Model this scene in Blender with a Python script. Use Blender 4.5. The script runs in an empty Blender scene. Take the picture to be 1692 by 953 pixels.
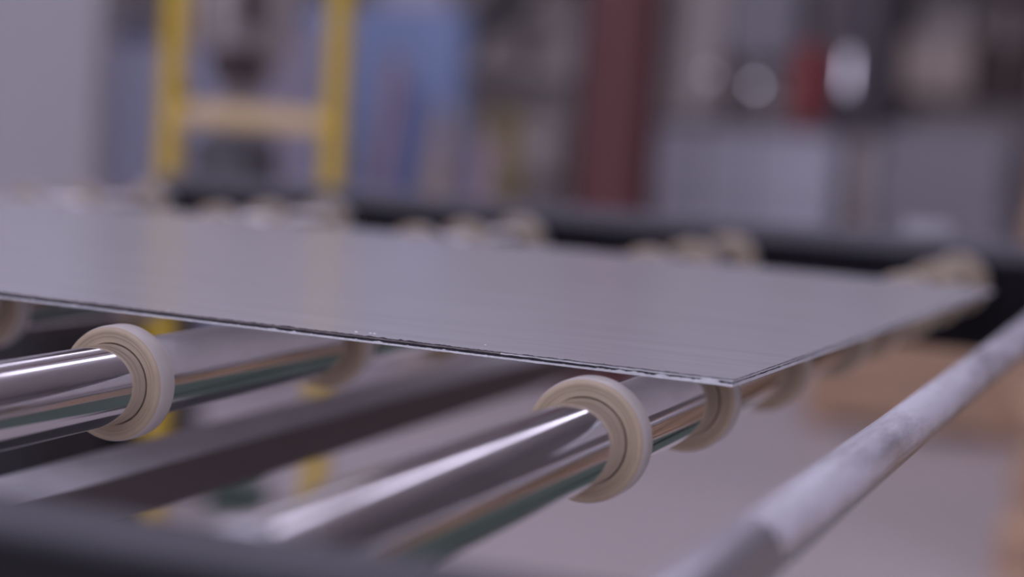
import bpy, bmesh, math, random
from mathutils import Vector, Matrix

random.seed(7)
S = bpy.context.scene
COL = S.collection
H0 = 0.90            # height of the sheet's top surface above the floor

# ------------------------------------------------------------------ camera
cam_d = bpy.data.cameras.new('camera')
cam = bpy.data.objects.new('camera', cam_d)
COL.objects.link(cam)
S.camera = cam
yaw, pitch, roll = -0.3599, -0.0919, 0.0657
F = Vector((math.sin(yaw) * math.cos(pitch), math.cos(yaw) * math.cos(pitch), math.sin(pitch)))
R0 = Vector((math.cos(yaw), -math.sin(yaw), 0))
U0 = R0.cross(F)
RX = R0 * math.cos(roll) + U0 * math.sin(roll)
UP = U0 * math.cos(roll) - R0 * math.sin(roll)
CP = Vector((0.2232, -0.9074, 0.1230 + H0))
cam.matrix_world = Matrix(((RX.x, UP.x, -F.x, CP.x), (RX.y, UP.y, -F.y, CP.y), (RX.z, UP.z, -F.z, CP.z), (0, 0, 0, 1)))
cam_d.sensor_width = 36.0
cam_d.lens = 36.0 * 3173.24 / 1692.0
cam_d.clip_start = 0.01
cam_d.clip_end = 100
cam_d.dof.use_dof = True
cam_d.dof.focus_distance = 0.99
cam_d.dof.aperture_fstop = 2.6
cam_d.dof.aperture_blades = 0

# ------------------------------------------------------------------ world, exposure
w = bpy.data.worlds.new('world')
S.world = w
w.use_nodes = True
w.node_tree.nodes['Background'].inputs[0].default_value = (0.78, 0.755, 1.0, 1)
w.node_tree.nodes['Background'].inputs[1].default_value = 2.7
S.view_settings.view_transform = 'Standard'
S.view_settings.look = 'None'
S.view_settings.gamma = 1.0
S.view_settings.use_curve_mapping = False
S.view_settings.exposure = -0.07
LAMP_STRENGTH = 3.4
LAMP_COLOR = (0.84, 0.79, 1.0)


# ------------------------------------------------------------------ materials
def mat(name, color, rough=0.5, metal=0.0, noise=0.0, nscale=20.0, stretch=(1, 1, 1), bump=0.0, spec=0.5, emit=0.0, sss=0.0, rvar=0.0):
    m = bpy.data.materials.new(name)
    m.use_nodes = True
    nt = m.node_tree
    b = nt.nodes['Principled BSDF']
    b.inputs['Base Color'].default_value = (*color, 1)
    b.inputs['Roughness'].default_value = rough
    b.inputs['Metallic'].default_value = metal
    b.inputs['Specular IOR Level'].default_value = spec
    if sss:
        b.inputs['Subsurface Weight'].default_value = sss
        b.inputs['Subsurface Radius'].default_value = (0.006, 0.005, 0.004)
    if emit:
        b.inputs['Emission Color'].default_value = (*color, 1)
        b.inputs['Emission Strength'].default_value = emit
    if noise or bump or rvar:
        tc = nt.nodes.new('ShaderNodeTexCoord')
        mp = nt.nodes.new('ShaderNodeMapping')
        mp.inputs['Scale'].default_value = stretch
        nz = nt.nodes.new('ShaderNodeTexNoise')
        nz.inputs['Scale'].default_value = nscale
        nz.inputs['Detail'].default_value = 5
        nt.links.new(tc.outputs['Object'], mp.inputs[0])
        nt.links.new(mp.outputs[0], nz.inputs['Vector'])
        if noise:
            mr = nt.nodes.new('ShaderNodeMapRange')
            mr.inputs['From Min'].default_value = 0.3
            mr.inputs['From Max'].default_value = 0.7
            mr.inputs['To Min'].default_value = 1 - noise
            mr.inputs['To Max'].default_value = 1 + noise
            nt.links.new(nz.outputs['Fac'], mr.inputs['Value'])
            mx = nt.nodes.new('ShaderNodeVectorMath')
            mx.operation = 'SCALE'
            mx.inputs[0].default_value = color
            nt.links.new(mr.outputs[0], mx.inputs['Scale'])
            nt.links.new(mx.outputs[0], b.inputs['Base Color'])
        if rvar:
            m2 = nt.nodes.new('ShaderNodeMapRange')
            m2.inputs['From Min'].default_value = 0.3
            m2.inputs['From Max'].default_value = 0.7
            m2.inputs['To Min'].default_value = max(0.0, rough - rvar)
            m2.inputs['To Max'].default_value = rough + rvar
            nt.links.new(nz.outputs['Fac'], m2.inputs['Value'])
            nt.links.new(m2.outputs[0], b.inputs['Roughness'])
        if bump:
            bp = nt.nodes.new('ShaderNodeBump')
            bp.inputs['Strength'].default_value = bump
            bp.inputs['Distance'].default_value = 0.002
            nt.links.new(nz.outputs['Fac'], bp.inputs['Height'])
            nt.links.new(bp.outputs[0], b.inputs['Normal'])
    return m


def dusty(name, base, dust, rough, scale, amount, stretch=(1, 1, 1), metal=1.0, thr=(0.35, 0.65), settled=False):
    """polished metal with patches of matt dust and scratches lying on it"""
    m = mat(name, base, rough, metal)
    nt = m.node_tree
    b = nt.nodes['Principled BSDF']
    out = nt.nodes['Material Output']
    d = nt.nodes.new('ShaderNodeBsdfPrincipled')
    d.inputs['Base Color'].default_value = (*dust, 1)
    d.inputs['Roughness'].default_value = 0.75
    tc = nt.nodes.new('ShaderNodeTexCoord')
    mp = nt.nodes.new('ShaderNodeMapping')
    mp.inputs['Scale'].default_value = stretch
    nz = nt.nodes.new('ShaderNodeTexNoise')
    nz.inputs['Scale'].default_value = scale
    nz.inputs['Detail'].default_value = 8
    nz.inputs['Roughness'].default_value = 0.65
    mr = nt.nodes.new('ShaderNodeMapRange')
    mr.inputs['From Min'].default_value = thr[0]
    mr.inputs['From Max'].default_value = thr[1]
    mr.inputs['To Max'].default_value = amount
    mix = nt.nodes.new('ShaderNodeMixShader')
    nt.links.new(tc.outputs['Object'], mp.inputs[0])
    nt.links.new(mp.outputs[0], nz.inputs['Vector'])
    nt.links.new(nz.outputs['Fac'], mr.inputs['Value'])
    if settled:          # dust lies on the upper side only
        ge = nt.nodes.new('ShaderNodeNewGeometry')
        sp = nt.nodes.new('ShaderNodeSeparateXYZ')
        m2 = nt.nodes.new('ShaderNodeMapRange')
        m2.inputs['From Min'].default_value = -0.45
        m2.inputs['From Max'].default_value = 0.15
        ml = nt.nodes.new('ShaderNodeMath')
        ml.operation = 'MULTIPLY'
        nt.links.new(ge.outputs['Normal'], sp.inputs[0])
        nt.links.new(sp.outputs['Z'], m2.inputs['Value'])
        nt.links.new(m2.outputs[0], ml.inputs[0])
        nt.links.new(mr.outputs[0], ml.inputs[1])
        nt.links.new(ml.outputs[0], mix.inputs[0])
    else:
        nt.links.new(mr.outputs[0], mix.inputs[0])
    nt.links.new(b.outputs[0], mix.inputs[1])
    nt.links.new(d.outputs[0], mix.inputs[2])
    nt.links.new(mix.outputs[0], out.inputs['Surface'])
    return m


M = {}
M['chrome'] = dusty('chrome', (0.80, 0.79, 0.80), (0.42, 0.40, 0.42), 0.085, 30, 0.26, (1, 0.25, 1), thr=(0.45, 0.8))
M['dusty_chrome'] = dusty('dusty_chrome', (0.78, 0.77, 0.78), (0.66, 0.65, 0.70), 0.18, 30, 0.85, (1, 0.16, 1), thr=(0.22, 0.60), settled=True)
M['nylon'] = mat('nylon', (0.38, 0.305, 0.205), 0.38, noise=0.05, nscale=60, sss=0.15)
M['nylon_worn'] = mat('nylon_worn', (0.47, 0.435, 0.40), 0.4, noise=0.05, nscale=60)
M['sheet_skin'] = mat('sheet_skin', (0.43, 0.425, 0.435), 0.24, 0.0, noise=0.04, nscale=6, stretch=(1, 12, 1), rvar=0.012)
M['skin_edge'] = mat('skin_edge', (0.20, 0.18, 0.17), 0.6, 0.0, noise=0.4, nscale=90)
M['burr'] = mat('burr', (0.035, 0.03, 0.035), 0.7)
M['core'] = mat('core', (0.03, 0.026, 0.034), 0.65, noise=0.4, nscale=300)
M['film_edge'] = mat('film_edge', (0.60, 0.61, 0.62), 0.6, noise=0.12, nscale=200)
M['film'] = mat('film', (0.92, 0.92, 0.92), 0.55)
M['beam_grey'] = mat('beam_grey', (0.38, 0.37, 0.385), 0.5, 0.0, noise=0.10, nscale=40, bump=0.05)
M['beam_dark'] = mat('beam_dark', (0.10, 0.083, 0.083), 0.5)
M['rail_grey'] = mat('rail_grey', (0.078, 0.076, 0.086), 0.6, spec=0.35, noise=0.08, nscale=25)
M['rail_black'] = mat('rail_black', (0.006, 0.0055, 0.007), 0.75, spec=0.12)
M['strip_grey'] = mat('strip_grey', (0.13, 0.125, 0.14), 0.5)
M['sleeve'] = mat('sleeve', (0.68, 0.68, 0.73), 0.38, 0.9)
M['steel'] = mat('steel', (0.5, 0.5, 0.52), 0.35, 0.8)
M['fleck'] = mat('fleck', (0.7, 0.7, 0.72), 0.6)
M['floor'] = mat('floor', (0.56, 0.505, 0.50), 0.42, noise=0.05, nscale=1.2, bump=0.02)
M['mat_green'] = mat('mat_green', (0.080, 0.125, 0.098), 0.6)
M['ceiling'] = mat('ceiling', (0.80, 0.77, 0.77), 0.8)
M['wall'] = mat('wall', (0.36, 0.33, 0.32), 0.8, noise=0.25, nscale=0.8)
M['wall_pale'] = mat('wall_pale', (0.62, 0.58, 0.58), 0.8, noise=0.1, nscale=0.8)
M['white_panel'] = mat('white_panel', (0.43, 0.425, 0.44), 0.5)
M['pale_blue'] = mat('pale_blue', (0.62, 0.66, 0.84), 0.5)
M['mid_grey'] = mat('mid_grey', (0.26, 0.26, 0.31), 0.5)
M['dark_grey'] = mat('dark_grey', (0.075, 0.072, 0.080), 0.5)
M['black'] = mat('black', (0.014, 0.013, 0.016), 0.5)
M['yellow'] = mat('yellow', (0.62, 0.43, 0.02), 0.42)
M['yellow_pale'] = mat('yellow_pale', (0.66, 0.50, 0.26), 0.45)
M['robot'] = mat('robot', (0.46, 0.42, 0.41), 0.5, noise=0.15, nscale=6)
M['robot_beige'] = mat('robot_beige', (0.50, 0.43, 0.38), 0.5)
M['cable'] = mat('cable', (0.05, 0.035, 0.035), 0.5)
M['blue'] = mat('blue', (0.32, 0.42, 0.66), 0.45, noise=0.12, nscale=3)
M['blue_dark'] = mat('blue_dark', (0.20, 0.23, 0.42), 0.5)
M['lavender'] = mat('lavender', (0.56, 0.55, 0.66), 0.5)
M['mauve'] = mat('mauve', (0.46, 0.36, 0.42), 0.55)
M['tan'] = mat('tan', (0.54, 0.42, 0.31), 0.6)
M['wood'] = mat('wood', (0.68, 0.47, 0.30), 0.65, noise=0.22, nscale=9, stretch=(1, 8, 8))
M['crate_wood'] = mat('crate_wood', (0.58, 0.39, 0.25), 0.65, noise=0.15, nscale=9, stretch=(1, 8, 8))
M['wood_dark'] = mat('wood_dark', (0.46, 0.30, 0.20), 0.7, noise=0.2, nscale=9, stretch=(1, 8, 8))
M['red'] = mat('red', (0.165, 0.062, 0.062), 0.5)
M['olive'] = mat('olive', (0.40, 0.33, 0.17), 0.55)
M['card'] = mat('card', (0.50, 0.42, 0.36), 0.75, noise=0.15, nscale=4)
M['card_pale'] = mat('card_pale', (0.60, 0.54, 0.51), 0.75)
M['rack_brown'] = mat('rack_brown', (0.22, 0.185, 0.175), 0.55)
M['rack_dark'] = mat('rack_dark', (0.055, 0.048, 0.05), 0.55)
M['stack_grey'] = mat('stack_grey', (0.68, 0.69, 0.77), 0.5)
M['stack_grey_b'] = mat('stack_grey_b', (0.63, 0.64, 0.71), 0.5)
M['stack_dark'] = mat('stack_dark', (0.34, 0.335, 0.37), 0.5)
M['machine'] = mat('machine', (0.14, 0.125, 0.145), 0.5)
M['machine_red'] = mat('machine_red', (0.42, 0.06, 0.06), 0.45)
M['brown_dark'] = mat('brown_dark', (0.07, 0.045, 0.04), 0.6)
M['lamp_glow'] = mat('lamp_glow', (0.84, 0.77, 1.0), 0.4, emit=3.0)
M['tube_glow'] = mat('tube_glow', LAMP_COLOR, 0.4, emit=LAMP_STRENGTH)
M['lamp_housing'] = mat('lamp_housing', (0.6, 0.6, 0.6), 0.5)


# ------------------------------------------------------------------ mesh helpers
def mesh_obj(name, bm, m, parent=None, smooth=False, loc=None, rot=None):
    me = bpy.data.meshes.new(name)
    bmesh.ops.recalc_face_normals(bm, faces=bm.faces[:])
    bm.to_mesh(me)
    bm.free()
    if smooth:
        for p in me.polygons:
            p.use_smooth = True
    for mm in (m if isinstance(m, (list, tuple)) else [m]):
        me.materials.append(mm)
    o = bpy.data.objects.new(name, me)
    COL.objects.link(o)
    if loc:
        o.location = loc
    if rot:
        o.rotation_euler = rot
    if parent:
        o.parent = parent
    return o


def box_bm(x0, x1, y0, y1, z0, z1, bev=0.0, seg=1, bm=None):
    b = bm or bmesh.new()
    r = bmesh.ops.create_cube(b, size=1.0)
    vs = r['verts']
    for v in vs:
        v.co = Vector(((x0 + x1) / 2 + v.co.x * (x1 - x0), (y0 + y1) / 2 + v.co.y * (y1 - y0), (z0 + z1) / 2 + v.co.z * (z1 - z0)))
    if bev:
        es = list({e for v in vs for e in v.link_edges})
        bmesh.ops.bevel(b, geom=es, offset=bev, segments=seg, affect='EDGES', profile=0.5)
    return b


def box(name, m, x0, x1, y0, y1, z0, z1, parent=None, bev=0.0, seg=1):
    """a box whose origin is its own base centre (local coordinates relative to its parent)"""
    cx, cy = (x0 + x1) / 2, (y0 + y1) / 2
    return mesh_obj(name, box_bm(x0 - cx, x1 - cx, y0 - cy, y1 - cy, 0, z1 - z0, bev, seg), m, parent, loc=(cx, cy, z0))


def lathe_bm(profile, n=64, axis='Y', bm=None, closed=True):
    """profile: list of (radius, along); revolve about axis"""
    b = bm or bmesh.new()
    rings = []
    for r, a in profile:
        ring = []
        for i in range(n):
            t = 2 * math.pi * i / n
            c, s = r * math.cos(t), r * math.sin(t)
            ring.append(b.verts.new((c, a, s) if axis == 'Y' else (c, s, a) if axis == 'Z' else (a, c, s)))
        rings.append(ring)
    k = len(rings)
    for j in range(k if closed else k - 1):
        A, B = rings[j], rings[(j + 1) % k]
        for i in range(n):
            b.faces.new((A[i], A[(i + 1) % n], B[(i + 1) % n], B[i]))
    if not closed:
        for ring in (rings[0], rings[-1]):
            if (ring[0].co - ring[n // 2].co).length > 1e-6:
                b.faces.new(ring)
    return b


def tube_bm(pts, rad, n=12, bm=None):
    """round bar through the points"""
    b = bm or bmesh.new()
    pts = [Vector(p) for p in pts]
    rads = rad if isinstance(rad, (list, tuple)) else [rad] * len(pts)
    prev = None
    first = None
    ref = None
    for i, p in enumerate(pts):
        d = (pts[min(i + 1, len(pts) - 1)] - pts[max(i - 1, 0)]).normalized()
        if ref is None:
            ref = d.orthogonal().normalized()
        u = (ref - d * ref.dot(d)).normalized()
        ref = u
        v = d.cross(u)
        ring = [b.verts.new(p + (u * math.cos(2 * math.pi * k / n) + v * math.sin(2 * math.pi * k / n)) * rads[i]) for k in range(n)]
        if prev:
            for k in range(n):
                b.faces.new((prev[k], prev[(k + 1) % n], ring[(k + 1) % n], ring[k]))
        else:
            first = ring
        prev = ring
    b.faces.new(first)
    b.faces.new(prev)
    return b


def tag(o, label, cat, group=None, kind=None):
    o['label'] = label
    if cat:
        o['category'] = cat
    if group:
        o['group'] = group
    if kind:
        o['kind'] = kind
    return o


def thing(name, label, cat, loc=(0, 0, 0), rz=0.0, group=None):
    o = bpy.data.objects.new(name, None)
    o.empty_display_size = 0.05
    COL.objects.link(o)
    o.location = loc
    o.rotation_euler = (0, 0, rz)
    return tag(o, label, cat, group)


def struct(o, label=None):
    o['kind'] = 'structure'
    if label:
        o['label'] = label
    return o


def copy_tree(o, parent=None):
    c = o.copy()
    COL.objects.link(c)
    c.parent = parent
    for ch in list(o.children):
        copy_tree(ch, c)
    return c


# ------------------------------------------------------------------ the hall
HX0, HX1, HY0, HY1, HZ = -12.0, 9.0, -9.0, 15.0, 6.4
struct(box('floor', M['floor'], HX0, HX1, HY0, HY1, -0.1, 0.0), 'smooth pinkish grey concrete hall floor')
struct(box('ceiling', M['ceiling'], HX0, HX1, -2.2, HY1, HZ, HZ + 0.1), 'grey hall ceiling')  # stops short behind the camera; opening added to let soft sky light in
struct(box('wall_back', M['wall'], HX0, HX1, HY1, HY1 + 0.1, 0, HZ), 'brownish grey back wall of the hall')
struct(box('wall_rear', M['wall'], HX0, HX1, HY0 - 0.1, HY0, 0, HZ), 'grey rear wall of the hall, added behind the camera to block low light')  # unseen wall added so fill light enters only through the roof opening
struct(box('wall_left', M['wall'], HX0 - 0.1, HX0, HY0, HY1, 0, HZ), 'grey left wall of the hall')
struct(box('wall_right', M['wall_pale'], HX1, HX1 + 0.1, HY0, HY1, 0, HZ), 'grey right wall of the hall')

# ceiling luminaires in rows that run with the rollers
lum = thing('ceiling_luminaire', 'wide white panel luminaire hung under the hall ceiling', 'ceiling light', (0, 0, 5.6), 0, 'strip luminaires in rows under the ceiling')
mesh_obj('housing', box_bm(-0.10, 0.10, -1.15, 1.15, 0.03, 0.10, 0.01), M['lamp_housing'], lum)
mesh_obj('diffuser', box_bm(-0.30, 0.30, -1.12, 1.12, -0.01, 0.03, 0.008), M['tube_glow'], lum)
mesh_obj('suspension_rod', tube_bm([(0, -0.6, 0.1), (0, -0.6, 0.8)], 0.006, 8), M['steel'], lum)
mesh_obj('suspension_rod', tube_bm([(0, 0.6, 0.1), (0, 0.6, 0.8)], 0.006, 8), M['steel'], lum)
first = True
for lx in (-5.6, -1.0):
    for ly in (-0.6, 2.1, 4.8, 7.5, 10.2, 12.9):
        o = lum if first else copy_tree(lum)
        first = False
        o.location = (lx, ly, 5.6)

# ------------------------------------------------------------------ composite sheet
TH = 0.0034
LEN, DEP = 1.25, 0.751
sheet = thing('composite_sheet', 'thin grey composite panel lying flat across the cream roller rings', 'panel', (0, 0, H0), -0.0442)


def skin(name, m, z0, z1, inset):
    return mesh_obj(name, box_bm(-LEN + inset, -inset, inset, DEP - inset, z0, z1), m, sheet)


skin('top_skin', M['sheet_skin'], -0.0009, 0.0, 0.0)
skin('core', M['core'], -0.0025, -0.0009, 0.00045)
skin('bottom_film', M['film'], -TH, -0.0026, 0.0004)


def jag(n, amp, rough, seed):
    """ragged profile: slow swell, fine teeth and single torn peaks"""
    rd = random.Random(seed)
    v, sw_, out = 0.0, 0.0, []
    t, tn, h = 0, 1, 0.0
    for i in range(n):
        v = v * rough + rd.uniform(-1, 1) * (1 - rough)
        sw_ = sw_ * 0.97 + rd.uniform(-1, 1) * 0.08
        if t <= 0 and rd.random() < 0.05:
            tn = t = rd.randint(3, 12)
            h = rd.uniform(0.3, 1.5)
        b = 0.0
        if t > 0:
            b = h * math.sin(math.pi * (tn - t + 0.5) / tn)
            t -= 1
        out.append(amp * (v + b + sw_))
    return out


def edge_strip(name, m, ztop, zbot, off, jt, jb, n, length, frm, thick=0.0005):
    """ragged strip standing just proud of the cut edge; frm maps (along, out, z) to the sheet's frame"""
    b = bmesh.new()
    prev = None
    for i in range(n):
        a = length * i / (n - 1)
        t = ztop + jt[i]
        q = min(zbot + jb[i], t - 0.00004)
        ring = [b.verts.new(frm(a, off, t)), b.verts.new(frm(a, off, q)), b.verts.new(frm(a, off - thick, q)), b.verts.new(frm(a, off - thick, t))]
        if prev:
            for k in range(4):
                b.faces.new((prev[k], prev[(k + 1) % 4], ring[(k + 1) % 4], ring[k]))
        prev = ring
    return mesh_obj(name, b, m, sheet)


NE = 1500
near = lambda a, o, z: (-a, -o, z)
side = lambda a, o, z: (o, a, z)
zero = [0.0] * NE
# near edge: brownish cut face of the top skin (pale by the corner), dark core below it, white film with a torn upper rim
NA = 150
sj = jag(NE, 0.00016, 0.5, 2)
edge_strip('skin_edge', M['film_edge'], -0.0002, -0.00115, 0.0002, zero[:NA], sj[:NA], NA, LEN * (NA - 1) / (NE - 1), near)
far_part = lambda a, o, z: (-a - LEN * (NA - 1) / (NE - 1), -o, z)
edge_strip('skin_edge', M['skin_edge'], -0.0001, -0.00105, 0.0002, zero[NA - 1:], sj[NA - 1:], NE - NA + 1, LEN * (NE - NA) / (NE - 1), far_part)
edge_strip('burr', M['burr'], 0.00002, -0.00022, 0.0004, jag(NE, 0.00022, 0.35, 5), jag(NE, 0.00010, 0.4, 6), NE, LEN, near)
fj = jag(NE, 0.00052, 0.45, 3)
for i in range(NE):
    a = LEN * i / (NE - 1)
    fj[i] = max(-0.0003, fj[i]) + 0.00055 * max(0.0, 1 - a / 0.16)          # the film climbs higher over the core near the corner
    if 0.006 < a < 0.018:
        fj[i] += 0.0011 * math.sin(math.pi * (a - 0.006) / 0.012)
    fj[i] = min(fj[i], 0.0021)
edge_strip('torn_film', M['film_edge'], -0.00262, -TH - 0.00005, 0.00045, fj, jag(NE, 0.00009, 0.5, 4), NE, LEN, near)
NS = 700
edge_strip('torn_film', M['film_edge'], -0.0018, -TH, 0.0003, jag(NS, 0.0003, 0.7, 8), [0.0] * NS, NS, DEP, side)
edge_strip('skin_edge', M['film_edge'], -0.0002, -0.0011, 0.0003, jag(NS, 0.0001, 0.5, 9), jag(NS, 0.0002, 0.5, 10), NS, DEP, side)
edge_strip('burr', M['burr'], 0.00002, -0.00018, 0.0004, jag(NS, 0.00014, 0.35, 11), jag(NS, 0.0001, 0.4, 12), NS, DEP, side)
# loose swarf lying on the top by the edge
rd = random.Random(4)
fb = bmesh.new()
for i in range(70):
    a = rd.uniform(0.0, 0.75)
    x, y, s = -a, rd.uniform(0.0004, 0.006) + (0.02 if rd.random() < 0.12 else 0), rd.uniform(0.0002, 0.0006)
    r = bmesh.ops.create_icosphere(fb, subdivisions=1, radius=s)
    for v in r['verts']:
        v.co = Vector((v.co.x * rd.uniform(0.6, 1.6) + x, v.co.y + y, abs(v.co.z) * 0.7))
sw = mesh_obj('swarf', fb, M['skin_edge'], sheet)
sw['kind'] = 'stuff'
for (px, py, s) in ((-0.2135, 0.010, 0.0006), (-0.206, 0.012, 0.0005), (-0.2035, 0.012, 0.0006), (-0.330, 0.006, 0.0004), (-0.142, 0.02, 0.0004)):
    fb = bmesh.new()
    bmesh.ops.create_icosphere(fb, subdivisions=2, radius=s)
    for v in fb.verts:
        v.co = Vector((v.co.x * 1.5, v.co.y, max(0, v.co.z) * 0.8))
    mesh_obj('white_chip', fb, M['fleck'], sheet, loc=(px, py, 0.0))

# ------------------------------------------------------------------ rollers
RT, RR = 0.0216, 0.031
ZA = H0 - TH - RR - 0.0001       # axis height
YN, YF = -0.378, 1.308           # inner faces of the two side rails
PITCH, XB = 0.2617, -0.0654

# chrome tube with end caps
tube_me = None
prof_tube = [(RT, YN + 0.012), (RT, YF - 0.012)]
# stepped nylon ring; local origin at the flange's near face, axis +Y
prof_ring = [(RT + 0.0001, -0.0026), (RT + 0.00025, -0.0026), (RT + 0.0003, -0.0036), (RT + 0.0006, -0.0040), (0.0246, -0.0040), (0.0251, -0.0042), (0.0255, -0.0046),
             (0.0266, -0.0047), (0.0271, -0.0051), (0.0278, -0.0053), (0.0288, -0.0052), (0.0296, -0.0047), (0.0303, -0.0036), (0.0308, -0.0020), (RR, 0.0), (RR, 0.0092), (0.0305, 0.0101), (0.0296, 0.0105),
             (RT + 0.0006, 0.0105), (RT + 0.0001, 0.0101)]
prof_cap = [(0.006, -0.010), (0.0195, -0.010), (RT, -0.008), (RT, 0.0), (0.006, 0.0)]
ring_rows = {
    0: [-0.0235, 0.153, 0.345, 0.556, 0.712, 0.895, 1.08, 1.262],
    -1: [-0.034, 0.218, 0.400, 0.570, 0.740, 0.930, 1.09, 1.262],
    -2: [-0.030, 0.211, 0.400, 0.570, 0.740, 0.950, 1.09, 1.262],
    -3: [-0.030, 0.215, 0.400, 0.570, 0.740, 0.99, 1.11, 1.262],
    -4: [-0.030, 0.215, 0.400, 0.570, 0.740, 1.00, 1.12, 1.262],
}
roller_label = {
    0: 'chrome roller under the near right corner of the grey panel',
    -1: 'chrome roller at the left, second from the bare dusty bar',
    -2: 'chrome roller third from the bare bar, half hidden under the panel',
    -3: 'chrome roller fourth from the bare bar, hidden below the panel',
    -4: 'leftmost chrome roller at the end of the dark far rail',
}
tube_mesh = ring_mesh = cap_mesh = None
for k in (0, -1, -2, -3, -4):
    r = thing('chrome_roller', roller_label[k], 'roller', (XB + k * PITCH, 0, ZA), 0, 'chrome rollers with cream nylon rings')
    if tube_mesh is None:
        o = mesh_obj('tube', lathe_bm(prof_tube, 96, closed=False), M['chrome'], r, True)
        tube_mesh = o.data
        o = mesh_obj('end_cap', lathe_bm(prof_cap, 48), M['steel'], r, False, loc=(0, YN + 0.012, 0))
        cap_mesh = o.data
        o2 = bpy.data.objects.new('end_cap', cap_mesh)
        COL.objects.link(o2)
        o2.parent = r
        o2.location = (0, YF - 0.012, 0)
        o2.rotation_euler = (0, 0, math.pi)
    else:
        for nm, me, y, rz in (('tube', tube_mesh, 0, 0), ('end_cap', cap_mesh, YN + 0.012, 0), ('end_cap', cap_mesh, YF - 0.012, math.pi)):
            o = bpy.data.objects.new(nm, me)
            COL.objects.link(o)
            o.parent = r
            o.location = (0, y, 0)
            o.rotation_euler = (0, 0, rz)
    for y in ring_rows[k]:
        if ring_mesh is None:
            o = mesh_obj('nylon_ring', lathe_bm(prof_ring, 128), M['nylon'], r, True, loc=(0, y, 0))
            ring_mesh = o.data
            ring_mesh.materials.append(M['nylon_worn'])        # running surface scuffed pale by the panels
            for p in ring_mesh.polygons:
                if math.hypot(p.center.x, p.center.z) > 0.0303:
                    p.material_index = 1
            ring_mesh.set_sharp_from_angle(angle=math.radians(32))
        else:
            o = bpy.data.objects.new('nylon_ring', ring_mesh)
            COL.objects.link(o)
            o.parent = r
            o.location = (0, y, 0)
            o.rotation_euler = (0, 1.7 * k + 3.1 * y, 0)
tube_mesh.set_sharp_from_angle(angle=math.radians(50))

# the bare bar past the last roller
bar = thing('bare_roller', 'bare dusty metal bar without rings at the right end of the conveyor', 'bar', (0.064, 0, H0 - 0.0344))
o = mesh_obj('tube', lathe_bm([(0.013, -0.215), (0.013, YF - 0.012)], 64, closed=False), M['dusty_chrome'], bar, True)
o.data.set_sharp_from_angle(angle=math.radians(50))
o = mesh_obj('end_sleeve', lathe_bm([(0.0128, YN + 0.012), (0.0134, YN + 0.014), (0.0134, -0.2165), (0.0128, -0.2152)], 48, closed=False), M['sleeve'], bar, True)
o.data.set_sharp_from_angle(angle=math.radians(40))
for y, sgn in ((YN + 0.012, 1), (YF - 0.012, -1)):
    mesh_obj('end_cap', lathe_bm([(0.004, -0.010 * sgn), (0.0115, -0.010 * sgn), (0.0128, -0.008 * sgn), (0.0128, 0.0), (0.004, 0.0)], 32), M['steel'], bar, loc=(0, y, 0))

# ------------------------------------------------------------------ conveyor frame
ZR = H0 - 0.013
fr = thing('conveyor_frame', 'dark steel frame of the roller conveyor with black side rails', 'conveyor frame', (0, 0, 0))


def rail(y_in, y_out, x0, x1, z0, z1):
    """open channel: web on the roller side, top and bottom flange"""
    lo, hi = min(y_in, y_out), max(y_in, y_out)
    b = bmesh.new()
    box_bm(x0, x1, lo, hi, z1 - 0.006, z1, 0.0015, 2, b)
    s = 0.006 if y_out > y_in else -0.006
    box_bm(x0, x1, min(y_in, y_in + s), max(y_in, y_in + s), z0, z1 - 0.0061, 0, 1, b)
    box_bm(x0, x1, lo, hi, z0 - 0.006, z0 - 0.0001, 0, 1, b)
    return b


mesh_obj('near_rail', rail(-0.380, -0.420, -1.19, 0.20, ZR - 0.095, ZR), M['rail_grey'], fr)
mesh_obj('near_rail_cover', box_bm(-1.19, 0.20, -0.50, -0.4201, ZR - 0.10, ZR - 0.004, 0.003, 2), M['rail_black'], fr)
mesh_obj('far_rail', rail(1.310, 1.400, -1.174, 0.20, ZR - 0.095, ZR), M['rail_black'], fr)
mesh_obj('guide_strip', box_bm(-1.174, 0.20, 1.4002, 1.43, ZR - 0.04, H0 + 0.006, 0.003, 2), M['strip_grey'], fr)
se = thing('glint_block', 'small pale sensor block added for a bright reflection on the far rail above the right roller rings', 'glint', (-0.125, 1.415, H0 + 0.0061))  # pale block added to stand in for a bright glint on the rail
mesh_obj('body', box_bm(-0.028, 0.028, -0.014, 0.014, 0, 0.016, 0.003, 2), M['white_panel'], se)
mesh_obj('lens', lathe_bm([(0.0001, -0.0141), (0.005, -0.0141), (0.005, -0.017), (0.0001, -0.017)], 16), M['steel'], se, loc=(0.01, 0, 0.008))  # small disc on the added glint block
# cross beam under the rollers
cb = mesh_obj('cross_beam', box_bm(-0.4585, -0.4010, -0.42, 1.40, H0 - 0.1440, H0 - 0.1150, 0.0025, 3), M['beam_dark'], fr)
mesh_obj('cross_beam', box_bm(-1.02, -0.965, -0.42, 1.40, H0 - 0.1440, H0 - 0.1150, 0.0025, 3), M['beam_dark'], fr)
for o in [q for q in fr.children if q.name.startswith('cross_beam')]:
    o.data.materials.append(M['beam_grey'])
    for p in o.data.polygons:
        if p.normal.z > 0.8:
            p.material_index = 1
for x in (-1.185, 0.14):
    for y in (-0.425, 1.355):
        lg = mesh_obj('leg', box_bm(x - 0.02, x + 0.02, y - 0.02, y + 0.02, 0.012, ZR - 0.1065, 0.004, 2), M['rail_black'], fr)
        mesh_obj('foot_plate', box_bm(x - 0.06, x + 0.06, y - 0.06, y + 0.06, 0.0, 0.0119, 0.002), M['steel'], lg)
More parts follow.
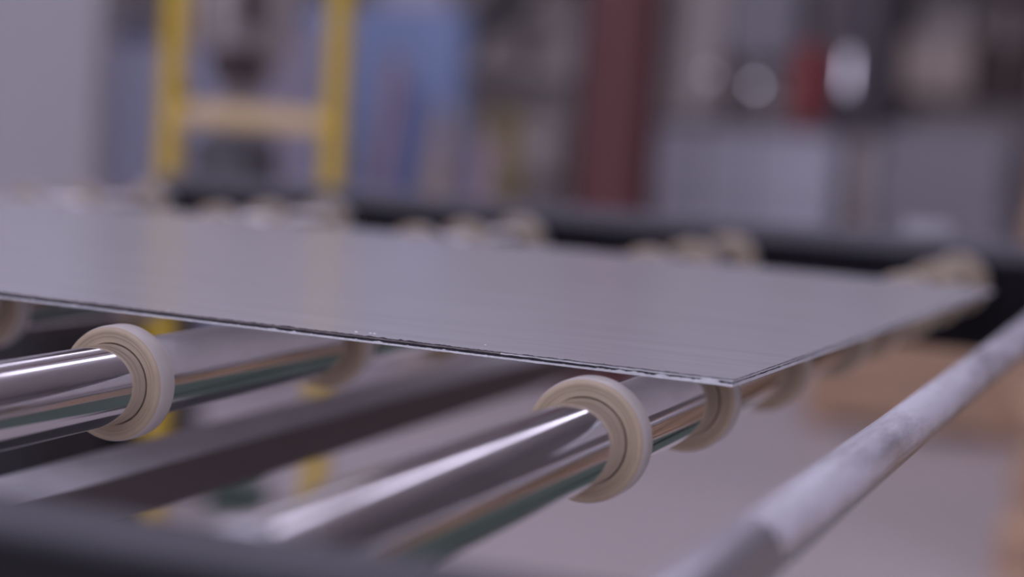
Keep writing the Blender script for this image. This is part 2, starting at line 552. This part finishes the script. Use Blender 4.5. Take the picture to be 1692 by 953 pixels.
# bolts that carry the roller axles
for k in (0, -1, -2, -3, -4):
    for y, sg in ((-0.386, -1), (1.316, 1)):
        mesh_obj('axle_bolt', lathe_bm([(0.0001, 0), (0.009, 0), (0.009, 0.008 * sg), (0.0001, 0.008 * sg)], 6), M['steel'], fr, loc=(XB + k * PITCH, y, ZA))

# ------------------------------------------------------------------ yellow guard frame and robot
g = thing('guard_frame', 'yellow tubular guard frame standing in front of the dark robot', 'guard frame', (-1.69, 2.6, 0))
for sx, h in ((-0.19, 1.62), (0.19, 1.62)):
    p = mesh_obj('post', box_bm(sx - 0.020, sx + 0.020, -0.020, 0.020, 0.01, h, 0.006, 2), M['yellow'], g)
    mesh_obj('base_plate', box_bm(sx - 0.06, sx + 0.06, -0.06, 0.06, 0, 0.0099, 0.002), M['yellow'], p)
for z in (0.975, 1.595):
    mesh_obj('cross_rail', box_bm(-0.1699, 0.1699, -0.018, 0.018, z - 0.022, z + 0.022, 0.006, 2), M['yellow_pale'] if z == 0.975 else M['yellow'], g)

rb = thing('robot_arm', 'dark grey industrial robot arm behind the yellow guard frame', 'robot', (-2.17, 3.4, 0))
ped = mesh_obj('pedestal', box_bm(-0.20, -0.09, -0.06, 0.06, 0.03, 0.6799, 0.01, 2), M['dark_grey'], rb)
mesh_obj('base_plate', box_bm(-0.26, -0.03, -0.14, 0.14, 0, 0.0299, 0.004), M['dark_grey'], ped)
mesh_obj('top_plate', box_bm(-0.21, 0.13, -0.13, 0.13, 0.68, 0.72, 0.006), M['dark_grey'], ped)
mesh_obj('base_housing', lathe_bm([(0.001, 0.7201), (0.105, 0.7201), (0.115, 0.74), (0.11, 0.90), (0.085, 0.92), (0.001, 0.92)], 40, 'Z', closed=False), M['dark_grey'], rb, True)
mesh_obj('turret', lathe_bm([(0.001, 0.9201), (0.055, 0.9201), (0.06, 0.94), (0.045, 1.02), (0.05, 1.06), (0.001, 1.06)], 32, 'Z', closed=False), M['robot'], rb, True)
mesh_obj('lower_arm', tube_bm([(0.01, -0.02, 1.02), (0.02, -0.02, 1.12), (0.04, -0.03, 1.26), (0.05, -0.03, 1.50)], [0.052, 0.10, 0.135, 0.12], 20), M['robot'], rb, True)
el = mesh_obj('elbow', tube_bm([(-0.10, -0.03, 1.54), (0.20, -0.03, 1.54)], 0.11, 28), M['robot'], rb, False)
mesh_obj('elbow_cover', lathe_bm([(0.001, 0.2001), (0.08, 0.2001), (0.07, 0.23), (0.001, 0.23)], 24, 'X', closed=False), M['robot_beige'], el, loc=(0, -0.03, 1.54))
mesh_obj('upper_arm', tube_bm([(0.05, -0.03, 1.56), (0.05, 0.40, 1.70), (0.05, 0.75, 1.72)], [0.085, 0.07, 0.055], 18), M['robot'], rb, True)
mesh_obj('side_cover', box_bm(-0.085, -0.02, -0.185, -0.14, 1.14, 1.30, 0.015, 2), M['robot_beige'], rb)
mesh_obj('side_cover', box_bm(0.09, 0.15, -0.20, -0.15, 1.18, 1.42, 0.015, 2), M['cable'], rb)
mesh_obj('motor', tube_bm([(0.075, -0.06, 1.09), (0.075, -0.22, 1.09)], 0.042, 20), M['cable'], rb)
mesh_obj('cable_loom', tube_bm([(-0.06, -0.10, 0.98), (-0.10, -0.16, 1.06), (-0.12, -0.16, 1.2), (-0.08, -0.15, 1.4), (0.0, -0.13, 1.55)], 0.018, 10), M['cable'], rb, True)

tb = thing('tool_box', 'small green box on the floor behind the yellow frame', 'tool box', (-2.0, 3.2, 0))
mesh_obj('body', box_bm(-0.065, 0.065, -0.05, 0.05, 0, 0.07, 0.008, 2), M['mat_green'], tb)
mesh_obj('lid', box_bm(-0.067, 0.067, -0.052, 0.052, 0.0701, 0.085, 0.006, 2), M['mat_green'], tb)
mesh_obj('handle', tube_bm([(-0.03, 0, 0.0851), (-0.03, 0, 0.105), (0.03, 0, 0.105), (0.03, 0, 0.0851)], 0.005, 8), M['steel'], tb)

# dark box beside the robot, seen under the panel at the left
b = thing('control_box', 'low black control box on the floor, seen at the left below the panel', 'control box', (-2.35, 2.75, 0))
mesh_obj('body', box_bm(-0.32, 0.20, -0.2, 0.1, 0.05, 0.60, 0.01, 2), M['black'], b)
mesh_obj('plinth', box_bm(-0.29, 0.17, -0.17, 0.07, 0.0, 0.0499), M['rail_black'], b)
mesh_obj('door', box_bm(-0.28, 0.16, -0.208, -0.2001, 0.1, 0.55, 0.003), M['black'], b)
mesh_obj('handle', box_bm(0.11, 0.13, -0.225, -0.2081, 0.28, 0.38, 0.004), M['steel'], b)

# ------------------------------------------------------------------ left cabinets
c = thing('partition_panel', 'tall plain white partition panel at the left edge', 'partition', (-4.4, 4.2, 0))
mesh_obj('panel', box_bm(-1.2, 1.245, 0.012, 0.088, 0.06, 2.3, 0.004), M['white_panel'], c)
mesh_obj('edge_post', box_bm(1.2451, 1.285, 0.0, 0.10, 0.0, 2.32, 0.006, 2), M['white_panel'], c)
mesh_obj('edge_post', box_bm(-1.24, -1.2001, 0.0, 0.10, 0.0, 2.32, 0.006, 2), M['white_panel'], c)
mesh_obj('foot', box_bm(1.2455, 1.2845, -0.20, -0.0001, 0.0, 0.05, 0.004), M['dark_grey'], c)
mesh_obj('foot', box_bm(-1.2395, -1.2005, -0.20, -0.0001, 0.0, 0.05, 0.004), M['dark_grey'], c)
c = thing('electrical_cabinet', 'pale blue cabinet with a grey header left of the yellow frame', 'cabinet', (-3.63, 5.2, 0))
mesh_obj('body', box_bm(-0.15, 0.55, 0.0, 0.45, 0.06, 1.30, 0.008, 2), M['lavender'], c)
mesh_obj('plinth', box_bm(-0.13, 0.53, 0.03, 0.43, 0, 0.0599), M['dark_grey'], c)
mesh_obj('header', box_bm(-0.11, 0.15, -0.02, -0.0001, 1.19, 1.29, 0.004), M['mid_grey'], c)
mesh_obj('door', box_bm(-0.08, 0.15, -0.018, -0.0001, 0.10, 1.18, 0.005), M['pale_blue'], c)
mesh_obj('door', box_bm(0.17, 0.53, -0.018, -0.0001, 0.10, 1.28, 0.005), M['pale_blue'], c)
mesh_obj('frame_strip', box_bm(-0.14, -0.09, -0.016, -0.0001, 0.10, 1.29, 0.004), M['card_pale'], c)

# ------------------------------------------------------------------ blue cabinet and boards
c = thing('blue_cabinet', 'tall shallow blue steel cabinet right of the yellow frame', 'cabinet', (-3.35, 6.5, 0))
mesh_obj('body', box_bm(-0.55, 0.49, 0.0, 0.12, 0.06, 1.42, 0.008, 2), M['blue'], c)
mesh_obj('plinth', box_bm(-0.52, 0.46, 0.01, 0.11, 0, 0.0599), M['dark_grey'], c)
for i, (x0, x1) in enumerate(((-0.53, -0.20), (-0.18, 0.13), (0.15, 0.47))):
    d = mesh_obj('door', box_bm(x0, x1, -0.018, -0.0001, 0.10, 1.34, 0.005), M['pale_blue'] if i == 0 else M['blue'], c)
    mesh_obj('handle', box_bm(x1 - 0.06, x1 - 0.04, -0.04, -0.0181, 0.70, 0.84, 0.004), M['steel'], d)
c = thing('storage_bin', 'pale lavender box on top of the blue cabinet', 'box', (-3.08, 6.565, 1.4205))
mesh_obj('body', box_bm(-0.17, 0.13, -0.055, 0.055, 0, 0.30, 0.015, 2), M['lavender'], c)
mesh_obj('lid', box_bm(-0.18, 0.14, -0.06, 0.06, 0.3001, 0.33, 0.008, 2), M['lavender'], c)


def board(label, m, x0, x1, x2, x3, y, z1, lean):
    """leaning board: foot from x0 to x1, top from x2 to x3"""
    b = bmesh.new()
    f = [b.verts.new(p) for p in ((x0, y, 0), (x1, y, 0), (x3, y + lean, z1), (x2, y + lean, z1))]
    k = [b.verts.new(p) for p in ((x0, y + 0.02, 0), (x1, y + 0.02, 0), (x3, y + lean + 0.02, z1), (x2, y + lean + 0.02, z1))]
    b.faces.new(f)
    b.faces.new(k[::-1])
    for i in range(4):
        b.faces.new((f[i], f[(i + 1) % 4], k[(i + 1) % 4], k[i]))
    o = mesh_obj('leaning_board', b, m)
    return tag(o, label, 'board', 'boards leaning on the blue cabinet')


board('tan tapered board leaning against the blue cabinet', M['tan'], -2.96, -2.74, -2.91, -2.87, 6.22, 1.02, 0.20)
board('narrow mauve board leaning on the blue cabinet beside the yellow post', M['mauve'], -3.16, -3.09, -3.16, -3.09, 6.20, 1.22, 0.24)
board('dark blue narrow board leaning on the blue cabinet', M['blue_dark'], -3.06, -2.99, -3.06, -2.99, 6.20, 1.10, 0.20)
board('short mauve board leaning at the right end of the blue cabinet', M['mauve'], -2.72, -2.63, -2.73, -2.65, 6.22, 0.90, 0.20)


# ------------------------------------------------------------------ shelving with cartons behind
def carton(label, m, x0, x1, y0, y1, z0, z1, group, tape=True):
    t = thing('carton', label, 'carton', ((x0 + x1) / 2, (y0 + y1) / 2, z0), 0, group)
    hx, hy, h = (x1 - x0) / 2, (y1 - y0) / 2, z1 - z0
    mesh_obj('body', box_bm(-hx, hx, -hy, hy, 0, h, 0.006, 2), m, t)
    mesh_obj('tape', box_bm(-0.025, 0.025, -hy - 0.0012, -hy - 0.0001, h * 0.55, h - 0.006), M['card_pale'], t)
    return t


def rack(name, label, x0, x1, y0, y1, shelves, h, m):
    t = thing(name, label, 'shelving', ((x0 + x1) / 2, y0, 0))
    hx, d = (x1 - x0) / 2, y1 - y0
    for sx in (-hx + 0.03, hx - 0.03):
        for y in (0.03, d - 0.03):
            mesh_obj('upright', box_bm(sx - 0.03, sx + 0.03, y - 0.03, y + 0.03, 0, h, 0.004), m, t)
    for z in shelves:
        mesh_obj('shelf', box_bm(-hx, hx, 0, d, z - 0.05, z, 0.004), m, t)
    return t


rack('storage_rack', 'dark storage rack with cartons left of the red column', -3.60, -2.66, 8.0, 8.7, (0.15, 0.72, 1.20, 1.75), 2.1, M['rack_brown'])
G1 = 'cartons on the rack left of the red column'
carton('large brown carton low on the dark rack beside the olive drum', M['card'], -3.52, -3.26, 8.06, 8.55, 0.7205, 1.06, G1)
carton('grey brown carton in the middle of the dark rack left of the red column', M['card_pale'], -3.22, -2.96, 8.06, 8.55, 0.7205, 1.00, G1)
carton('brown carton on the dark rack half behind the red column', M['card'], -2.93, -2.72, 8.06, 8.55, 0.7205, 1.07, G1)
carton('pale carton at the left of the upper rack shelf', M['card_pale'], -3.50, -3.18, 8.06, 8.55, 1.2005, 1.46, G1)
carton('pale grey carton on the upper rack shelf next to the red column', M['card_pale'], -3.14, -2.72, 8.06, 8.55, 1.2005, 1.66, G1)
carton('low pale carton on the bottom rack shelf', M['card_pale'], -3.4, -2.8, 8.06, 8.55, 0.1505, 0.60, G1)
# stair stringer, a dark diagonal
t = thing('steel_stair', 'dark diagonal steel stair rising in front of the storage rack', 'stair', (-3.9, 7.75, 0))
sb = bmesh.new()
pts = [(0.10, 0, 0.98), (0.25, 0, 0.98), (1.15, 0, 1.836), (1.15, 0, 2.09)]
f = [sb.verts.new((x, 0, z)) for x, _, z in pts]
k = [sb.verts.new((x, 0.06, z)) for x, _, z in pts]
sb.faces.new(f)
sb.faces.new(k[::-1])
for i in range(4):
    sb.faces.new((f[i], f[(i + 1) % 4], k[(i + 1) % 4], k[i]))
mesh_obj('stringer', sb, M['rack_dark'], t)
mesh_obj('support_post', box_bm(0.15, 0.21, 0.0, 0.06, 0, 0.9799), M['rack_dark'], t)
mesh_obj('support_post', box_bm(1.09, 1.149, 0.0601, 0.12, 0, 1.95), M['rack_dark'], t)
for i in range(2):
    mesh_obj('tread', box_bm(0.35 + i * 0.3, 0.60 + i * 0.3, 0.061, 0.20, 1.13 + i * 0.285, 1.16 + i * 0.285), M['rack_dark'], t)

# olive drum on a stand
t = thing('olive_drum', 'tall olive yellow drum standing left of the red column', 'drum', (-2.875, 7.1, 0))
mesh_obj('body', lathe_bm([(0.001, 0), (0.092, 0), (0.095, 0.01), (0.095, 0.34), (0.10, 0.35), (0.095, 0.36), (0.095, 0.68), (0.10, 0.69), (0.095, 0.70), (0.095, 0.99), (0.088, 1.0), (0.001, 1.0)], 32, 'Z', closed=False), M['olive'], t, True)
mesh_obj('lid', lathe_bm([(0.001, 1.0001), (0.098, 1.0001), (0.098, 1.02), (0.09, 1.025), (0.001, 1.025)], 32, 'Z', closed=False), M['olive'], t)
mesh_obj('bung', lathe_bm([(0.001, 1.0251), (0.02, 1.0251), (0.02, 1.04), (0.001, 1.04)], 12, 'Z', closed=False), M['black'], t, loc=(0.04, -0.03, 0))

# red steel column (I section)
t = thing('steel_column', 'dark red steel column rising to the roof', 'column', (-1.99, 6.0, 0))
mesh_obj('flange', box_bm(-0.11, 0.11, -0.125, -0.107, 0.02, HZ - 0.001, 0.003), M['red'], t)
mesh_obj('flange', box_bm(-0.11, 0.11, 0.107, 0.125, 0.02, HZ - 0.001, 0.003), M['red'], t)
mesh_obj('web', box_bm(-0.006, 0.006, -0.1069, 0.1069, 0.02, HZ - 0.001), M['red'], t)
mesh_obj('base_plate', box_bm(-0.17, 0.17, -0.18, 0.18, 0, 0.0199, 0.002), M['red'], t)


# ------------------------------------------------------------------ sheet stacks
def sheet_stack(label, x0, x1, y0, y1, top, n, ms, skew):
    """a stack is a pile of loose panels: every slab is its own thing on the skid"""
    sk = thing('wooden_skid', label[0], 'skid', ((x0 + x1) / 2, y0, 0), 0, 'skids under the panel stacks')
    hx, d = (x1 - x0) / 2, y1 - y0
    for sx in (-hx + 0.06, 0.0, hx - 0.06):
        mesh_obj('bearer', box_bm(sx - 0.045, sx + 0.045, 0, d, 0, 0.10, 0.003), M['wood_dark'], sk)
    for i in range(6):
        y = d * (i + 0.5) / 6
        mesh_obj('deck_board', box_bm(-hx, hx, y - 0.06, y + 0.06, 0.1001, 0.12, 0.002), M['wood'], sk)
    z = 0.1205
    h = (top - z) / n
    rd = random.Random(n)
    for i in range(n):
        dx, dy = rd.uniform(-skew, skew), rd.uniform(-skew, skew)
        o = mesh_obj('panel_bundle', box_bm(-hx + 0.02, hx - 0.02, 0.02, d - 0.02, 0, h - 0.004, 0.004), ms[i % len(ms)], None, loc=((x0 + x1) / 2 + dx, y0 + dy, z))
        z += h
        where = ('topmost' if i == n - 1 else 'lowest' if i == 0 else ('second', 'third', 'fourth', 'fifth', 'sixth', 'seventh')[i - 1] + ' from the floor')
        tag(o, where + ' panel bundle ' + label[1], 'panel bundle', label[2])


sheet_stack(('wooden skid under the pale grey panel stack by the red column', 'in the pale grey stack by the red column', 'bundles in the pale grey stack'),
            -2.79, -1.76, 9.0, 10.2, 1.0, 6, (M['stack_grey'], M['stack_grey_b']), 0.012)
sheet_stack(('wooden skid under the darker panel stack at the right', 'in the darker stack at the right', 'bundles in the darker stack'),
            -1.58, -0.90, 9.05, 10.2, 1.07, 5, (M['stack_dark'], M['stack_dark']), 0.012)
tag(mesh_obj('timber_post', box_bm(-0.045, 0.045, -0.045, 0.045, 0, 1.0, 0.004), M['card_pale'], None, loc=(-1.655, 9.2, 0)), 'narrow beige timber post between the two panel stacks', 'post')

# ------------------------------------------------------------------ machines and rack at the right back
t = thing('press_machine', 'dark machine with lamps behind the pale grey panel stack', 'machine', (-2.6, 11.0, 0))
mesh_obj('bed', box_bm(-0.85, 0.75, 0, 0.9, 0, 1.06, 0.02, 2), M['machine'], t)
mesh_obj('column', box_bm(-0.62, -0.40, 0.2, 0.8, 1.0601, 2.4, 0.02, 2), M['card_pale'], t)
mesh_obj('head', box_bm(-0.36, 0.10, 0.10, 0.8, 1.45, 2.4, 0.03, 2), M['stack_dark'], t)
mesh_obj('bridge', box_bm(-0.8, 0.75, 0.3, 0.8, 2.4001, 2.7, 0.02, 2), M['machine'], t)
mesh_obj('right_column', box_bm(0.30, 0.72, 0.2, 0.8, 1.0601, 2.4, 0.02, 2), M['machine'], t)
mesh_obj('ram', lathe_bm([(0.001, 1.2), (0.09, 1.2), (0.09, 1.4499), (0.001, 1.4499)], 24, 'Z', closed=False), M['steel'], t, loc=(-0.13, 0.4, 0))
mesh_obj('red_cover', box_bm(0.12, 0.28, 0.05, 0.3, 1.0601, 1.55, 0.02, 2), M['machine_red'], t)


def work_lamp(label, x, y, z, r, stretch=1.0):
    t = thing('work_lamp', label, 'lamp', (x, y, 0), 0, 'small lamps over the panel stacks')
    g = bmesh.new()
    bmesh.ops.create_uvsphere(g, u_segments=20, v_segments=12, radius=r)
    for v in g.verts:
        v.co.z *= stretch
    mesh_obj('bulb', g, M['lamp_glow'], t, True, loc=(0, 0, z))
    mesh_obj('holder', lathe_bm([(0.001, z - r * stretch - 0.05), (r * 0.7, z - r * stretch - 0.05), (r * 0.8, z - r * stretch * 0.8), (0.001, z - r * stretch * 0.8)], 16, 'Z', closed=False), M['black'], t)
    mesh_obj('stand', tube_bm([(0, 0, 0.015), (0, 0, z - r * stretch - 0.05)], 0.006, 10), M['black'], t)
    mesh_obj('foot', lathe_bm([(0.001, 0), (0.10, 0), (0.10, 0.012), (0.001, 0.0149)], 20, 'Z', closed=False), M['black'], t)
    return t


work_lamp('round glowing lamp above the middle of the pale grey panel stack', -2.17, 8.8, 1.235, 0.016)
work_lamp('fainter round lamp left of the brightest one above the pale stack', -2.42, 8.8, 1.275, 0.011)
work_lamp('tall glowing lamp beside the red cover right of the pale stack', -1.69, 8.75, 1.32, 0.009, 12.0)

rack('pallet_rack', 'dark pallet rack with brown cartons at the upper right', -1.85, 0.4, 10.6, 11.4, (1.28, 1.95), 2.4, M['rack_dark'])
G2 = 'cartons on the pallet rack at the upper right'
carton('beige carton at the left of the upper right pallet rack', M['card'], -1.75, -1.35, 10.66, 11.2, 1.2805, 1.62, G2)
carton('dark brown carton in the middle of the upper right pallet rack', M['brown_dark'], -1.30, -0.98, 10.66, 11.2, 1.2805, 1.85, G2)
carton('brown carton at the right edge of the upper right pallet rack', M['card'], -0.94, -0.50, 10.66, 11.2, 1.2805, 1.50, G2)


# ------------------------------------------------------------------ pallets
def make_pallet(label, group):
    t = thing('wooden_pallet', label, 'pallet', (0, 0, 0), 0, group)
    L, D = 1.2, 0.8
    for i in range(7):
        y = -D / 2 + 0.05 + i * (D - 0.1) / 6
        mesh_obj('deck_board', box_bm(-L / 2, L / 2, y - 0.045, y + 0.045, 0.122, 0.144, 0.002), M['wood'], t)
    for x in (-L / 2 + 0.05, 0, L / 2 - 0.05):
        mesh_obj('stringer_board', box_bm(x - 0.05, x + 0.05, -D / 2, D / 2, 0.10, 0.1219), M['wood_dark'], t)
        for y in (-D / 2 + 0.05, 0, D / 2 - 0.05):
            mesh_obj('block', box_bm(x - 0.05, x + 0.05, y - 0.05, y + 0.05, 0.022, 0.0999), M['wood_dark'], t)
    for y in (-D / 2 + 0.05, 0, D / 2 - 0.05):
        mesh_obj('bottom_board', box_bm(-L / 2, L / 2, y - 0.05, y + 0.05, 0, 0.0219), M['wood'], t)
    return t


pal = make_pallet('', '')
used = [False]


def put_pallet(x, y, z, rz, label, group):
    o = pal if not used[0] else copy_tree(pal)
    used[0] = True
    o.location = (x, y, z)
    o.rotation_euler = (0, 0, rz)
    tag(o, label, 'pallet', group)


nth = ('lowest', 'second from the floor', 'third from the floor', 'fourth from the floor', 'fifth from the floor', 'sixth from the floor', 'topmost')
for j, (x, where) in enumerate(((0.38, 'at the right picture edge'), (1.66, 'beyond the right picture edge'))):
    for i in range(7):
        put_pallet(x + 0.008 * ((i * 37) % 5 - 2), 4.02 + 0.006 * ((i * 23) % 5 - 2), i * 0.1445, 0.01 * ((i * 7) % 3 - 1),
                   'wooden pallet ' + nth[i] + ' in the stack ' + where, 'pallets stacked at the right')
cr = thing('wooden_crate', 'low wide wooden crate on the floor behind the bare bar', 'crate', (-0.48, 5.75, 0))
for i in range(3):
    mesh_obj('front_plank', box_bm(-0.68, 0.68, 0.0, 0.02, 0.03 + i * 0.095, 0.118 + i * 0.095, 0.003), M['crate_wood'], cr)
    mesh_obj('back_plank', box_bm(-0.68, 0.68, 0.88, 0.90, 0.03 + i * 0.095, 0.118 + i * 0.095, 0.003), M['crate_wood'], cr)
    for sx in (-0.68, 0.66):
        mesh_obj('side_plank', box_bm(sx, sx + 0.02, 0.0201, 0.8799, 0.03 + i * 0.095, 0.118 + i * 0.095, 0.003), M['crate_wood'], cr)
for i in range(8):
    mesh_obj('lid_plank', box_bm(-0.69 + i * 0.1725, -0.69 + i * 0.1725 + 0.165, -0.005, 0.905, 0.3085, 0.328, 0.003), M['crate_wood'], cr)
for sx in (-0.62, 0.0, 0.62):
    mesh_obj('runner', box_bm(sx - 0.05, sx + 0.05, 0.0, 0.9, 0.0, 0.0299), M['wood_dark'], cr)
    mesh_obj('batten', box_bm(sx - 0.035, sx + 0.035, -0.018, -0.0001, 0.031, 0.307, 0.003), M['crate_wood'], cr)

ct = thing('dark_underlay', 'flat black added tray on the floor under the conveyor', 'added underlay', (-0.66, 1.45, 0))  # unseen black box added to darken the lower reflections in the rollers
mesh_obj('underlay', box_bm(-0.40, 0.45, -0.70, 0.45, 0, 0.06, 0.005), M['black'], ct)
mesh_obj('cover', box_bm(-0.38, 0.43, -0.68, 0.43, 0.0601, 0.075, 0.004), M['black'], ct)
# green mat on the walkway, right of the conveyor
gm = bmesh.new()
box_bm(-0.2, 2.6, 1.43, 3.35, 0, 0.008, 0.003, 1, gm)
tag(mesh_obj('floor_mat', gm, M['mat_green']), 'green rubber mat on the walkway floor behind the bare bar', 'floor mat')
